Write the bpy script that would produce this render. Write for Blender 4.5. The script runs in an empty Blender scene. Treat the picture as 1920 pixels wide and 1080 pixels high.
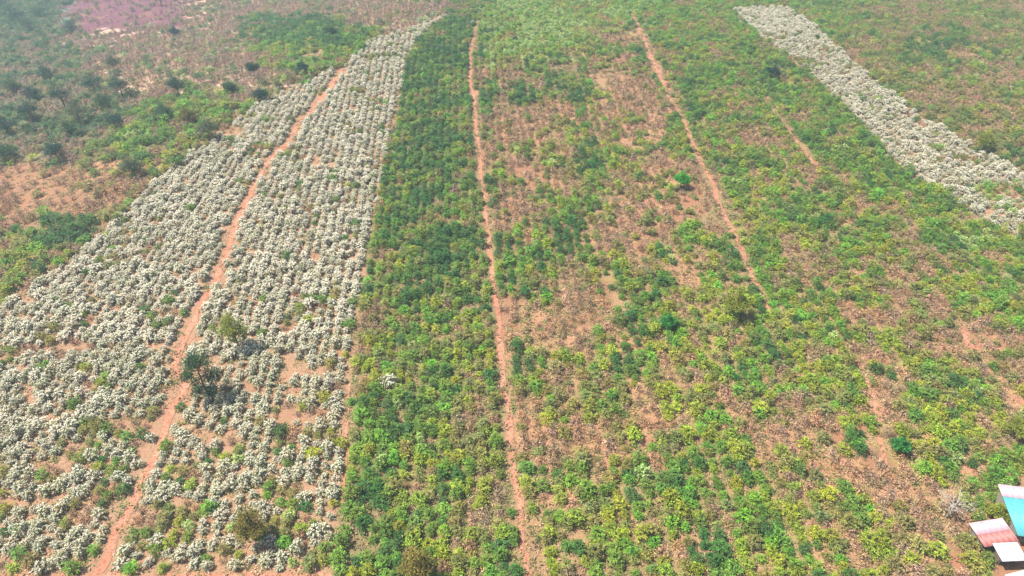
import bpy, math, random
import numpy as np
from mathutils import Vector, Matrix

# ------------------------------------------------------------------ camera, sky, sun, exposure
scene = bpy.context.scene
W_PX, H_PX, F_PX = 1920.0, 1080.0, 1280.0
CAM_H, PITCH = 95.0, math.radians(39.0)
cam_data = bpy.data.cameras.new('camera')
cam_data.sensor_width = 36.0
cam_data.lens = 36.0 * F_PX / W_PX
cam_data.clip_start = 0.5
cam_data.clip_end = 6000.0
cam = bpy.data.objects.new('camera', cam_data)
cam.location = (0, 0, CAM_H)
cam.rotation_euler = (math.pi / 2 - PITCH, 0, 0)
scene.collection.objects.link(cam)
scene.camera = cam

SUN_FROM = Vector((-0.60, 0.12, 1.0)).normalized()
world = bpy.data.worlds.new('World')
scene.world = world
world.use_nodes = True
wn = world.node_tree.nodes
wl = world.node_tree.links
sky = wn.new('ShaderNodeTexSky')
sky.sky_type = 'NISHITA'
sky.sun_disc = False
sky.sun_elevation = math.asin(SUN_FROM.z)
sky.sun_rotation = math.atan2(SUN_FROM.x, SUN_FROM.y)
sky.air_density = 1.2
sky.dust_density = 2.0
bgn = wn['Background']
bgn.inputs['Strength'].default_value = 0.085
wl.new(sky.outputs['Color'], bgn.inputs['Color'])

sun_data = bpy.data.lights.new('sun', 'SUN')
sun_data.energy = 5.0
sun_data.angle = math.radians(0.6)
sun_data.color = (1.0, 0.95, 0.87)
sun = bpy.data.objects.new('sun', sun_data)
sun.rotation_euler = (-SUN_FROM).to_track_quat('-Z', 'Y').to_euler()
sun.location = (0, 0, 140)
scene.collection.objects.link(sun)

vs = scene.view_settings
vs.view_transform = 'Standard'
vs.look = 'None'
vs.gamma = 1.0
vs.use_curve_mapping = False
vs.exposure = 1.02
scene.cycles.use_denoising = True
scene.cycles.max_bounces = 4
scene.cycles.diffuse_bounces = 3
scene.cycles.transmission_bounces = 3
scene.cycles.volume_bounces = 1
scene.cycles.transparent_max_bounces = 4
scene.cycles.caustics_reflective = False
scene.cycles.caustics_refractive = False

rnd = random.Random(7)
rng = np.random.default_rng(11)

# ------------------------------------------------------------------ terrain height and pixel <-> ground
SP, CP = math.sin(PITCH), math.cos(PITCH)

def ray_dir(px, py):
    u = (np.asarray(px, float) - W_PX / 2) / F_PX
    v = (H_PX / 2 - np.asarray(py, float)) / F_PX
    return u, CP + v * SP, -SP + v * CP

def flat(px, py):
    dx, dy, dz = ray_dir(px, py)
    t = -CAM_H / dz
    return dx * t, dy * t

EA = np.array(flat(0, 585)); EB = np.array(flat(640, 128))
ED = (EB - EA) / np.linalg.norm(EB - EA)
EN = np.array([-ED[1], ED[0]])

def softplus(x, k):
    return k * np.logaddexp(0, x / k)

def height(x, y):
    x = np.asarray(x, float); y = np.asarray(y, float)
    s = (x - EA[0]) * EN[0] + (y - EA[1]) * EN[1]
    drop = softplus(s - 12, 10.0)
    z = -45.0 * (1 - np.exp(-drop * 0.20 / 45.0))
    z = z - 22.0 * (1 - np.exp(-softplus(y - 285, 14) * 0.11 / 22.0))
    z = z + 0.5 * np.sin(x * 0.021 + 0.6) * np.sin(y * 0.017 + 1.1) + 0.22 * np.sin(x * 0.07 + y * 0.045)
    return z

def ground(px, py, lift=0.0):
    dx, dy, dz = ray_dir(px, py)
    t = -CAM_H / dz
    for _ in range(60):
        z = height(dx * t, dy * t) + lift
        t = 0.5 * t + 0.5 * (z - CAM_H) / dz
    return dx * t, dy * t

def project(x, y, z):
    rx, ry, rz = x, y, z - CAM_H
    d = ry * CP - rz * SP
    up = ry * SP + rz * CP
    d = np.where(d < 1, 1, d)
    return W_PX / 2 + F_PX * rx / d, H_PX / 2 - F_PX * up / d, d

def G3(px, py, dz=0.0):
    x, y = ground(px, py)
    return Vector((float(x), float(y), float(height(x, y)) + dz))

# ------------------------------------------------------------------ noise and polygons
def vnoise(x, y, seed):
    xi = np.floor(x).astype(np.int64); yi = np.floor(y).astype(np.int64)
    fx = x - xi; fy = y - yi
    fx = fx * fx * (3 - 2 * fx); fy = fy * fy * (3 - 2 * fy)
    def h(a, b):
        n = (a * 374761393 + b * 668265263 + seed * 974634777) & 0x7fffffff
        n = ((n ^ (n >> 13)) * 1274126177) & 0x7fffffff
        return ((n ^ (n >> 16)) & 0xffff) / 65535.0
    return (h(xi, yi) * (1 - fx) + h(xi + 1, yi) * fx) * (1 - fy) + (h(xi, yi + 1) * (1 - fx) + h(xi + 1, yi + 1) * fx) * fy

def inside(px, py, poly):
    r = np.zeros(px.shape, bool)
    n = len(poly)
    for i in range(n):
        x0, y0 = poly[i]; x1, y1 = poly[(i + 1) % n]
        if y0 == y1:
            continue
        c = (y0 > py) != (y1 > py)
        r ^= c & (px < (x1 - x0) * (py - y0) / (y1 - y0) + x0)
    return r

def dist_line(x, y, pts):
    best = np.full(x.shape, 1e9)
    for (ax, ay), (bx, by) in zip(pts[:-1], pts[1:]):
        dx, dy = bx - ax, by - ay
        t = np.clip(((x - ax) * dx + (y - ay) * dy) / (dx * dx + dy * dy + 1e-9), 0, 1)
        best = np.minimum(best, np.hypot(x - ax - t * dx, y - ay - t * dy))
    return best

# the farm's plots, read off the photograph as corners on the ground
TRACK_WEST = [(150, 1120), (180, 1078), (218, 1000), (262, 905), (292, 850), (322, 770), (345, 728), (330, 690), (345, 640),
              (372, 575), (400, 535), (428, 465), (450, 405), (478, 345), (505, 300), (540, 268), (562, 228), (600, 190), (628, 150), (642, 128)]
TRACK_MID = [(998, 1120), (990, 1075), (975, 965), (957, 830), (945, 720), (938, 640), (925, 540), (912, 420), (905, 345), (896, 265), (888, 190), (881, 140), (884, 90), (896, 40)]
TRACK_EAST = [(1440, 580), (1418, 530), (1388, 460), (1358, 400), (1330, 335), (1300, 272), (1278, 220), (1252, 180), (1236, 140), (1212, 85), (1182, 18)]
TRACK_SHORT = [(1428, 180), (1460, 222), (1492, 262), (1528, 308)]
TRACK_HOUSE = [(1602, 668), (1622, 705), (1640, 765), (1650, 815), (1658, 870)]
TRACK_SIDE = [(1800, 608), (1822, 645), (1846, 690), (1905, 745), (1960, 790)]
TRACK_FOOT = [(-60, 1090), (60, 1084), (180, 1088), (330, 1084), (470, 1080), (620, 1082)]
WHITE_WEST = [(-400, 900), (0, 580), (120, 500), (215, 420), (300, 335), (400, 265), (480, 200), (560, 160), (640, 128)] + TRACK_WEST[::-1] + [(-400, 1200)]
STRIP_EDGE = [(610, 1130), (622, 1070), (640, 930), (650, 790), (664, 630), (683, 500), (702, 420), (722, 310), (742, 215), (760, 125), (778, 78), (815, 45), (850, 30), (896, 22)]
WHITE_MID = TRACK_WEST + [(668, 105), (690, 85), (740, 62), (800, 45), (850, 25)] + STRIP_EDGE[::-1][2:]
GREEN_STRIP = STRIP_EDGE + TRACK_MID[::-1]
WHITE_EAST = [(1372, 18), (1420, 12), (1475, 16), (1530, 52), (1580, 100), (1640, 155), (1720, 215), (1800, 265), (1880, 305), (1990, 365),
              (2060, 490), (1925, 455), (1850, 422), (1775, 372), (1700, 320), (1640, 262), (1590, 210), (1540, 160), (1480, 110), (1420, 65)]
GRID = [
    'PPVVVVHHHHHHHHDLLLLLGGGWWGGRRRRR',
    'TTHHHHHHGGGGWWDLLLBBGGGGWWRRRRRR',
    'TTTHHHHHHGGWWDDBODOBBGGGGWWRRRRR',
    'TTTTGGGGGWWWDDDBBBBBBGOGGGWWRRRR',
    'TTTGGGGWWWWWDDDBBOOBBGGBOGGGWWRR',
    'SSBBBBWWWWWWDDDOSOGOBBGGGBGGGWWR',
    'SSSBWWWWWWWWDDDOBGOBBSGYGGBGGGLW',
    'OGGBWWWWWWWDDDDGOGBBSOGGYGOYGGLL',
    'OOWWWWWWWWWDDDDOGOGYOBOGGOBYOBYG',
    'OWWWWWWWWWWDDDDSOBSOGYYGYYBBOBOG',
    'WWWWWWWWWWWDDDDSBOBBYGYGOGOYOBSB',
    'WWWWWWWWWWWDDDDOGOGOYYGGGYOBYYOB',
    'WWWWWWWWWWWDDDDOOGOBYOBGGOOBOGYB',
    'WWWWWWWWWWWDDDDOBOBSBOGBBOSYOYYG',
    'WWWWWWWWWWDDDDDOOOBBSGYYOBBSYOBO',
    'WWWWWWWWWWDDDDDOOBGYYGGYYOGBBOOG',
    'WWWWWWWWWWDDDDDBOOOYGOBYYOBGOOOS',
    'WWWWWWWWWWDDDDDBOOOGGBOYYBOYBSON']
GRID_A = np.array([[ord(c) for c in r] for r in GRID])

def plot_letter(px, py, jx=0.0, jy=0.0):
    c = np.clip(((px + jx) // 60).astype(int), 0, 31)
    r = np.clip(((py + jy) // 60).astype(int), 0, 17)
    return GRID_A[r, c]

def gl(pts):
    return [tuple(float(v) for v in ground(a, b)) for a, b in pts]
GT = {k: gl(v) for k, v in dict(west=TRACK_WEST, mid=TRACK_MID, east=TRACK_EAST, short=TRACK_SHORT, house=TRACK_HOUSE, side=TRACK_SIDE, foot=TRACK_FOOT).items()}
G_STRIP = gl(STRIP_EDGE)

# ------------------------------------------------------------------ material helpers
def new_mat(name):
    m = bpy.data.materials.new(name)
    m.use_nodes = True
    nt = m.node_tree
    for n in list(nt.nodes):
        nt.nodes.remove(n)
    out = nt.nodes.new('ShaderNodeOutputMaterial')
    return m, nt, out

def N(nt, kind, **kw):
    n = nt.nodes.new(kind)
    for k, v in kw.items():
        setattr(n, k, v)
    return n

def simple_mat(name, col, rough=0.8, var=0.25, scale=6.0, spec=0.3, bump=0.0):
    m, nt, out = new_mat(name)
    p = N(nt, 'ShaderNodeBsdfPrincipled')
    p.inputs['Roughness'].default_value = rough
    p.inputs['Specular IOR Level'].default_value = spec
    tc = N(nt, 'ShaderNodeTexCoord')
    no = N(nt, 'ShaderNodeTexNoise')
    no.inputs['Scale'].default_value = scale
    no.inputs['Detail'].default_value = 6
    nt.links.new(tc.outputs['Object'], no.inputs['Vector'])
    mx = N(nt, 'ShaderNodeMix', data_type='RGBA')
    mx.inputs['A'].default_value = (*[c * (1 - var) for c in col], 1)
    mx.inputs['B'].default_value = (*[min(1, c * (1 + var)) for c in col], 1)
    nt.links.new(no.outputs['Fac'], mx.inputs['Factor'])
    nt.links.new(mx.outputs['Result'], p.inputs['Base Color'])
    if bump:
        b = N(nt, 'ShaderNodeBump')
        b.inputs['Strength'].default_value = bump
        nt.links.new(no.outputs['Fac'], b.inputs['Height'])
        nt.links.new(b.outputs['Normal'], p.inputs['Normal'])
    nt.links.new(p.outputs['BSDF'], out.inputs['Surface'])
    return m

def leaf_mat(name, translucent=0.3, tinted=True, col=(0.1, 0.1, 0.1), rough=0.55):
    """foliage: the plant's own tint times the small spread of colour among its leaves"""
    m, nt, out = new_mat(name)
    if tinted:
        a = N(nt, 'ShaderNodeAttribute', attribute_type='INSTANCER', attribute_name='tint')
        csrc = a.outputs['Color']
    else:
        a = N(nt, 'ShaderNodeRGB')
        a.outputs[0].default_value = (*col, 1)
        csrc = a.outputs[0]
    v = N(nt, 'ShaderNodeAttribute', attribute_type='GEOMETRY', attribute_name='leaf')
    mx = N(nt, 'ShaderNodeMix', data_type='RGBA', blend_type='MULTIPLY')
    mx.inputs['Factor'].default_value = 1.0
    nt.links.new(csrc, mx.inputs['A'])
    nt.links.new(v.outputs['Color'], mx.inputs['B'])
    p = N(nt, 'ShaderNodeBsdfPrincipled')
    p.inputs['Roughness'].default_value = rough
    p.inputs['Specular IOR Level'].default_value = 0.25
    t = N(nt, 'ShaderNodeBsdfTranslucent')
    nt.links.new(mx.outputs['Result'], p.inputs['Base Color'])
    nt.links.new(mx.outputs['Result'], t.inputs['Color'])
    s = N(nt, 'ShaderNodeMixShader')
    s.inputs[0].default_value = translucent
    nt.links.new(p.outputs['BSDF'], s.inputs[1])
    nt.links.new(t.outputs['BSDF'], s.inputs[2])
    nt.links.new(s.outputs[0], out.inputs['Surface'])
    return m

def soil_mat(name, from_attr, path=False):
    m, nt, out = new_mat(name)
    tc = N(nt, 'ShaderNodeTexCoord')
    def noise(scale, detail=8, rough=0.6):
        n = N(nt, 'ShaderNodeTexNoise')
        n.inputs['Scale'].default_value = scale
        n.inputs['Detail'].default_value = detail
        n.inputs['Roughness'].default_value = rough
        nt.links.new(tc.outputs['Object'], n.inputs['Vector'])
        return n
    def ramp(src, lo, hi):
        r = N(nt, 'ShaderNodeMapRange')
        r.inputs['From Min'].default_value = lo
        r.inputs['From Max'].default_value = hi
        nt.links.new(src, r.inputs['Value'])
        return r.outputs['Result']
    def mix(f, a, b, mode='MIX'):
        n = N(nt, 'ShaderNodeMix', data_type='RGBA', blend_type=mode)
        for s, v in (('A', a), ('B', b)):
            if isinstance(v, tuple):
                n.inputs[s].default_value = (*v, 1)
            else:
                nt.links.new(v, n.inputs[s])
        if isinstance(f, float):
            n.inputs['Factor'].default_value = f
        else:
            nt.links.new(f, n.inputs['Factor'])
        return n.outputs['Result']
    big = noise(0.05); mid = noise(0.35); fine = noise(2.6); grit = noise(11, 4)
    if path:
        c = mix(ramp(big.outputs['Fac'], 0.35, 0.65), (0.37, 0.135, 0.078), (0.42, 0.185, 0.115))
        c = mix(ramp(mid.outputs['Fac'], 0.4, 0.7), c, (0.47, 0.255, 0.16))
        c = mix(ramp(fine.outputs['Fac'], 0.48, 0.62), c, (0.22, 0.095, 0.055))
        c = mix(ramp(grit.outputs['Fac'], 0.52, 0.66), c, (0.17, 0.08, 0.05))
        wa = N(nt, 'ShaderNodeAttribute', attribute_type='GEOMETRY', attribute_name='leaf')
        edge = mix(ramp(fine.outputs['Fac'], 0.4, 0.65), (0.27, 0.135, 0.08), (0.23, 0.155, 0.09))
        c = mix(ramp(wa.outputs['Fac'], 0.0, 0.6), edge, c)
    else:
        c = mix(ramp(big.outputs['Fac'], 0.35, 0.65), (0.285, 0.112, 0.062), (0.325, 0.145, 0.082))
        c = mix(ramp(mid.outputs['Fac'], 0.42, 0.66), c, (0.24, 0.135, 0.072))
        c = mix(ramp(fine.outputs['Fac'], 0.46, 0.62), c, (0.27, 0.165, 0.092))
        c = mix(ramp(grit.outputs['Fac'], 0.5, 0.64), c, (0.10, 0.062, 0.036))
        a = N(nt, 'ShaderNodeAttribute', attribute_type='GEOMETRY', attribute_name='cover')
        cov = mix(ramp(fine.outputs['Fac'], 0.3, 0.7), a.outputs['Color'], mix(1.0, a.outputs['Color'], (1.7, 1.6, 1.5), 'MULTIPLY'))
        cov = mix(ramp(grit.outputs['Fac'], 0.5, 0.66), cov, (0.09, 0.065, 0.038))
        c = mix(a.outputs['Alpha'], c, cov)
    p = N(nt, 'ShaderNodeBsdfPrincipled')
    p.inputs['Roughness'].default_value = 0.95
    p.inputs['Specular IOR Level'].default_value = 0.1
    nt.links.new(c, p.inputs['Base Color'])
    b = N(nt, 'ShaderNodeBump')
    b.inputs['Strength'].default_value = 0.6
    b.inputs['Distance'].default_value = 0.25
    nt.links.new(fine.outputs['Fac'], b.inputs['Height'])
    nt.links.new(b.outputs['Normal'], p.inputs['Normal'])
    nt.links.new(p.outputs['BSDF'], out.inputs['Surface'])
    return m

MAT = {}
MAT['ground'] = soil_mat('red_soil', True)
MAT['path'] = soil_mat('packed_red_earth', False, True)
MAT['leaf'] = leaf_mat('leaf_green', 0.30)
MAT['flower'] = leaf_mat('flower_white', 0.30, False, (0.82, 0.775, 0.68), 0.7)
MAT['dryleaf'] = leaf_mat('leaf_dry', 0.25)
MAT['twig'] = simple_mat('twig_bark', (0.17, 0.12, 0.085), 0.9, 0.3, 5)
MAT['bark'] = simple_mat('tree_bark', (0.13, 0.095, 0.07), 0.9, 0.35, 4, bump=0.4)
MAT['palebark'] = simple_mat('pale_bare_bark', (0.36, 0.32, 0.28), 0.85, 0.2, 4)

def link(o):
    scene.collection.objects.link(o)
    return o

def mesh_from(name, verts, faces, mats, mat_idx=None, colors=None, smooth=False):
    me = bpy.data.meshes.new(name)
    me.from_pydata([tuple(v) for v in verts], [], faces)
    for m in mats:
        me.materials.append(m)
    if mat_idx is not None:
        me.polygons.foreach_set('material_index', np.asarray(mat_idx, np.int32))
    if colors is not None:
        a = me.color_attributes.new('leaf', 'FLOAT_COLOR', 'POINT')
        c = np.ones((len(verts), 4)); c[:, :3] = colors
        a.data.foreach_set('color', c.ravel())
    if smooth:
        me.polygons.foreach_set('use_smooth', np.ones(len(faces), bool))
    me.update()
    return me

def thing(o, label, cat, group=None):
    o['label'] = label; o['category'] = cat
    if group:
        o['group'] = group
    return o

# ------------------------------------------------------------------ ground sheet
def axis(lo, hi, step, far):
    core = np.arange(lo, hi + 0.01, step)
    out = [hi]
    d = step
    while out[-1] < far:
        d *= 1.45; out.append(min(out[-1] + d, far))
    neg = [lo]
    d = step
    while neg[-1] > -far:
        d *= 1.45; neg.append(max(neg[-1] - d, -far))
    return np.concatenate([np.array(neg[:0:-1]), core, np.array(out[1:])])
gx = axis(-380, 330, 2.0, 1500); gy = axis(36, 560, 2.0, 1500)
GX, GY = np.meshgrid(gx, gy)
GZ = height(GX, GY)
nv = np.stack([GX.ravel(), GY.ravel(), GZ.ravel()], 1)
nx, ny = len(gx), len(gy)
ii = (np.arange(ny - 1)[:, None] * nx + np.arange(nx - 1)[None, :]).ravel()
gf = np.stack([ii, ii + 1, ii + nx + 1, ii + nx], 1)
me = bpy.data.meshes.new('ground')
me.from_pydata(nv.tolist(), [], gf.tolist())
me.materials.append(MAT['ground'])
me.polygons.foreach_set('use_smooth', np.ones(len(gf), bool))
# what covers the soil: ploughed dark earth, grass, leaf litter (alpha = how much of it)
gpx, gpy, _ = project(nv[:, 0], nv[:, 1], nv[:, 2])
jn = (vnoise(nv[:, 0] / 9, nv[:, 1] / 9, 3) - 0.5) * 90
jm = (vnoise(nv[:, 0] / 9 + 50, nv[:, 1] / 9, 4) - 0.5) * 60
let = plot_letter(gpx, gpy, jn * 0.6, jm * 0.4)
COVER = {'V': (0.10, 0.035, 0.058, 0.98), 'P': (0.07, 0.11, 0.08, 1.0), 'T': (0.13, 0.14, 0.095, 0.9), 'L': (0.16, 0.24, 0.06, 0.75),
         'G': (0.14, 0.15, 0.06, 0.45), 'D': (0.07, 0.09, 0.035, 0.6), 'R': (0.17, 0.16, 0.08, 0.55), 'H': (0.45, 0.30, 0.235, 0.85),
         'O': (0.22, 0.17, 0.085, 0.45), 'Y': (0.20, 0.19, 0.07, 0.5), 'B': (0.33, 0.185, 0.105, 0.5)}
cov = np.zeros((len(nv), 4))
for k, c in COVER.items():
    cov[let == ord(k)] = c
wht = inside(gpx, gpy, WHITE_WEST) | inside(gpx, gpy, WHITE_MID) | inside(gpx, gpy, WHITE_EAST)
cov[wht] = (0.30, 0.22, 0.15, 0.3)
cov[inside(gpx, gpy, GREEN_STRIP)] = (0.12, 0.12, 0.05, 0.75)
cov[:, 3] *= np.clip(0.35 + 1.3 * vnoise(nv[:, 0] / 5, nv[:, 1] / 5, 8), 0, 1)
ca = me.color_attributes.new('cover', 'FLOAT_COLOR', 'POINT')
ca.data.foreach_set('color', cov.ravel())
ground_ob = link(bpy.data.objects.new('ground', me))
ground_ob['kind'] = 'structure'

# ------------------------------------------------------------------ dirt tracks
def track(name, pts, w0, w1, seed, lift=0.05, mat='path'):
    pts = [np.array(p) for p in pts]
    fine = []
    for i in range(len(pts) - 1):
        p0 = pts[max(i - 1, 0)]; p1 = pts[i]; p2 = pts[i + 1]; p3 = pts[min(i + 2, len(pts) - 1)]
        n = max(2, int(np.linalg.norm(p2 - p1) / 0.7))
        for k in range(n):
            t = k / n
            fine.append(0.5 * (2 * p1 + (p2 - p0) * t + (2 * p0 - 5 * p1 + 4 * p2 - p3) * t * t + (3 * p1 - p0 - 3 * p2 + p3) * t ** 3))
    fine.append(pts[-1])
    fine = np.array(fine)
    q_ = np.arange(len(fine)) * 0.7
    fine = fine + 0.55 * np.stack([vnoise(q_ / 5, q_ * 0 + seed, 14) - 0.5, vnoise(q_ / 5, q_ * 0 + seed, 15) - 0.5], 1)
    tan = np.gradient(fine, axis=0)
    tan /= np.linalg.norm(tan, axis=1)[:, None] + 1e-9
    nor = np.stack([-tan[:, 1], tan[:, 0]], 1)
    n = len(fine)
    fr = np.linspace(0, 1, n)
    w = w0 + (w1 - w0) * fr
    idx = np.arange(n) * 0.7
    z0 = np.zeros(n)
    wl_ = w * (0.25 + 0.9 * vnoise(idx / 3.1, z0 + seed, 1) + 0.6 * vnoise(idx / 1.1, z0 + seed, 2))
    wr_ = w * (0.25 + 0.9 * vnoise(idx / 3.4, z0 + seed, 5) + 0.6 * vnoise(idx / 1.0, z0 + seed, 6))
    cols = np.array([-1, -0.55, 0, 0.55, 1.0])
    prof = np.array([0.0, -0.015, -0.03, -0.01, 0.0])
    v = []
    for c, pr in zip(cols, prof):
        off = np.where(c < 0, c * wl_, c * wr_)
        p = fine + nor * off[:, None]
        v.append(np.stack([p[:, 0], p[:, 1], height(p[:, 0], p[:, 1]) + lift + pr], 1))
    v = np.concatenate(v)
    f = []
    for j in range(4):
        for i in range(n - 1):
            f.append((j * n + i, (j + 1) * n + i, (j + 1) * n + i + 1, j * n + i + 1)[::-1])
    wear = np.concatenate([np.full(n, a) for a in (0.0, 0.55, 1.0, 0.5, 0.0)])
    wear = np.clip(wear * (0.7 + 0.6 * vnoise(np.tile(idx, 5) / 2.3, np.repeat(np.arange(5), n) * 0.7 + seed, 12)), 0, 1)
    o = link(bpy.data.objects.new(name, mesh_from(name, v, f, [MAT[mat]], colors=np.stack([wear] * 3, 1), smooth=True)))
    o['kind'] = 'structure'
    return o
track('dirt_track', GT['west'], 0.8, 1.05, 3)
track('dirt_track', GT['mid'], 0.66, 0.62, 9)
track('dirt_track', GT['east'], 0.6, 1.0, 21)
track('dirt_track', GT['short'], 0.6, 0.5, 33)
track('dirt_track', GT['house'], 0.4, 0.6, 41)
track('dirt_track', GT['side'], 1.0, 0.5, 47)
track('dirt_track', GT['foot'], 0.8, 0.8, 55)
track('boundary_strip', gl([(646, 960), (647, 880), (650, 790), (656, 720)]), 0.36, 0.3, 61)
track('far_road', gl([(-30, 76), (40, 69), (75, 64), (140, 66)]), 1.6, 1.6, 71, mat='path')

# ------------------------------------------------------------------ plants: mesh builders
def leaf_quad(V, F, C, M, p, d, up, L, Wd, col, mi):
    d = d.normalized()
    s = d.cross(up)
    if s.length < 1e-3:
        s = Vector((1, 0, 0))
    s.normalize()
    n = s.cross(d)
    i = len(V)
    V += [p, p + d * L * 0.5 + s * Wd * 0.5 + n * L * 0.06, p + d * L - n * L * 0.12, p + d * L * 0.5 - s * Wd * 0.5 + n * L * 0.06]
    F.append((i, i + 1, i + 2, i + 3))
    C += [col] * 4
    M.append(mi)

def stick(V, F, C, M, a, b, ra, rb, mi, sides=3, col=(1, 1, 1)):
    ax = (b - a).normalized()
    s = ax.orthogonal().normalized(); t = ax.cross(s)
    i = len(V)
    for p, r in ((a, ra), (b, rb)):
        for k in range(sides):
            an = k * math.tau / sides
            V.append(p + (s * math.cos(an) + t * math.sin(an)) * r)
            C.append(col)
    for k in range(sides):
        F.append((i + k, i + (k + 1) % sides, i + sides + (k + 1) % sides, i + sides + k)); M.append(mi)
    F.append(tuple(i + sides + k for k in range(sides))); M.append(mi)

def rv(r, s=1.0):
    return Vector((r.uniform(-s, s), r.uniform(-s, s), r.uniform(-s, s)))

def bush_mesh(kind, seed):
    """a coffee bush about 2.3 m across and 1.9 m high: stems, arching branches and the leaves along them"""
    r = random.Random(seed)
    V, F, C, M = [], [], [], []
    bloom = kind == 'bloom'
    kind = 'white' if bloom else kind
    nb = {'white': 46, 'green': 46, 'dry': 30, 'pale': 42}[kind]
    for k in range(4 if kind != 'dry' else 7):
        a = r.uniform(0, math.tau)
        stick(V, F, C, M, Vector((0.12 * math.cos(a), 0.12 * math.sin(a), -0.1)), Vector((0.4 * math.cos(a), 0.4 * math.sin(a), r.uniform(1.0, 1.5))), 0.04, 0.018, 1)
    lob = [r.uniform(0, math.tau) for _ in range(3)]
    for k in range(nb):
        a = k * 2.399 + r.uniform(-0.3, 0.3)
        e = (k + 0.5) / nb                       # 0 low and wide, 1 top
        reach = (1.18 * math.sqrt(max(0.02, 1 - e ** 2.0)) + 0.12) * r.choice((0.6, 0.8, 0.95, 1.05, 1.25)) * r.uniform(0.9, 1.1)
        reach *= 1 + 0.2 * math.cos(2 * a + lob[0]) + 0.14 * math.cos(3 * a + lob[1])
        zt = 0.35 + 1.35 * e + r.uniform(-0.2, 0.32)
        h = Vector((math.cos(a), math.sin(a), 0))
        p0 = Vector((0, 0, 0.25 + 1.05 * e)) + h * 0.1
        p1 = h * reach * 0.6 + Vector((0, 0, zt + 0.12))
        p2 = h * reach + Vector((0, 0, zt - 0.28 * (1 - e)))
        n = {'white': 6, 'green': 6, 'dry': 4, 'pale': 6}[kind]
        shade = r.uniform(0.58, 1.4)
        if kind == 'dry':
            stick(V, F, C, M, p0, p1, 0.022, 0.012, 1)
            stick(V, F, C, M, p1, p2, 0.012, 0.005, 1)
        for j in range(n):
            t = 0.28 + 0.72 * (j + r.random()) / n
            q = p0 * (1 - t) ** 2 + p1 * 2 * t * (1 - t) + p2 * t * t
            side = Vector((-h.y, h.x, 0)) * (1 if j % 2 else -1)
            d = h * r.uniform(0.2, 0.9) + side * r.uniform(0.3, 1.0) + Vector((0, 0, r.uniform(-0.35, 0.45)))
            sh = shade * r.uniform(0.75, 1.25)
            if kind == 'green' or kind == 'pale':
                leaf_quad(V, F, C, M, q, d, Vector((0, 0, 1)) + rv(r, 0.45), r.uniform(0.24, 0.42), r.uniform(0.14, 0.25), (sh * r.uniform(0.85, 1.2), sh, sh * r.uniform(0.8, 1.1)), 0)
                if kind == 'pale' and t > 0.5 and r.random() < 0.16:
                    leaf_quad(V, F, C, M, q + Vector((0, 0, 0.05)), d + rv(r, .6), Vector((0, 0, 1)) + rv(r, 0.5), 0.26, 0.17, (0.8, 0.9, 0.62), 2)
            elif kind == 'white':
                leaf_quad(V, F, C, M, q - Vector((0, 0, 0.05)), d, Vector((0, 0, 1)) + rv(r, 0.45), r.uniform(0.24, 0.42), r.uniform(0.14, 0.24), (sh, sh, sh), 0)
                if t > 0.38 and e > 0.1 and r.random() < (0.97 if bloom else 0.74):
                    for _b in range(2):
                        w = r.uniform(0.72, 1.08)
                        leaf_quad(V, F, C, M, q + Vector((0, 0, 0.06)) + rv(r, 0.13), h + Vector((0, 0, 0.1)) + rv(r, 0.6), Vector((0, 0, 1)) + h * 0.2 + rv(r, 0.45),
                                  r.uniform(0.16, 0.27) * (1.25 if bloom else 1), r.uniform(0.10, 0.17) * (1.35 if bloom else 1),
                                  (w, w * r.uniform(0.95, 1.0), w * r.uniform(0.82, 0.96)), 2)
            else:
                leaf_quad(V, F, C, M, q, d + Vector((0, 0, -0.3)), Vector((0, 0, 1)) + rv(r, 0.7), r.uniform(0.2, 0.38), r.uniform(0.1, 0.2), (sh, sh * r.uniform(0.9, 1.05), sh * r.uniform(0.8, 1.05)), 0)
    return mesh_from('bush_' + kind, V, F, [MAT['dryleaf'] if kind == 'dry' else MAT['leaf'], MAT['twig'], MAT['flower']], M, C)

def tuft_mesh(seed):
    r = random.Random(seed)
    V, F, C, M = [], [], [], []
    for k in range(14):
        a = r.uniform(0, math.tau); h = Vector((math.cos(a), math.sin(a), 0))
        s = r.uniform(0.7, 1.25)
        leaf_quad(V, F, C, M, h * r.uniform(0, 0.35), h * r.uniform(0.4, 1.0) + Vector((0, 0, r.uniform(0.4, 1.2))), Vector((0, 0, 1)) + rv(r, .5), r.uniform(0.25, 0.5), r.uniform(0.07, 0.14), (s, s, s), 0)
    return mesh_from('tuft', V, F, [MAT['dryleaf']], M, C)

def litter_mesh(seed):
    r = random.Random(seed)
    V, F, C, M = [], [], [], []
    for k in range(22):
        a = r.uniform(0, math.tau); q = 0.75 * math.sqrt(r.random()); t = r.uniform(0, math.tau); sh = r.uniform(0.35, 1.2)
        leaf_quad(V, F, C, M, Vector((q * math.cos(a), q * math.sin(a), r.uniform(0.05, 0.13))), Vector((math.cos(t), math.sin(t), r.uniform(-0.15, 0.35))), Vector((0, 0, 1)) + rv(r, .4), r.uniform(0.14, 0.3), r.uniform(0.08, 0.16), (sh, sh * r.uniform(0.85, 1.05), sh * r.uniform(0.7, 1.05)), 0)
    return mesh_from('litter', V, F, [MAT['dryleaf']], M, C)

NVAR = 10
MESH = {k: [bush_mesh(k, 100 + 17 * i + j * 1000) for i in range(NVAR)] for j, k in enumerate(('white', 'green', 'dry', 'pale', 'bloom'))}
TUFTS = [tuft_mesh(60 + i) for i in range(3)] + [litter_mesh(80 + i) for i in range(3)]

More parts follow.
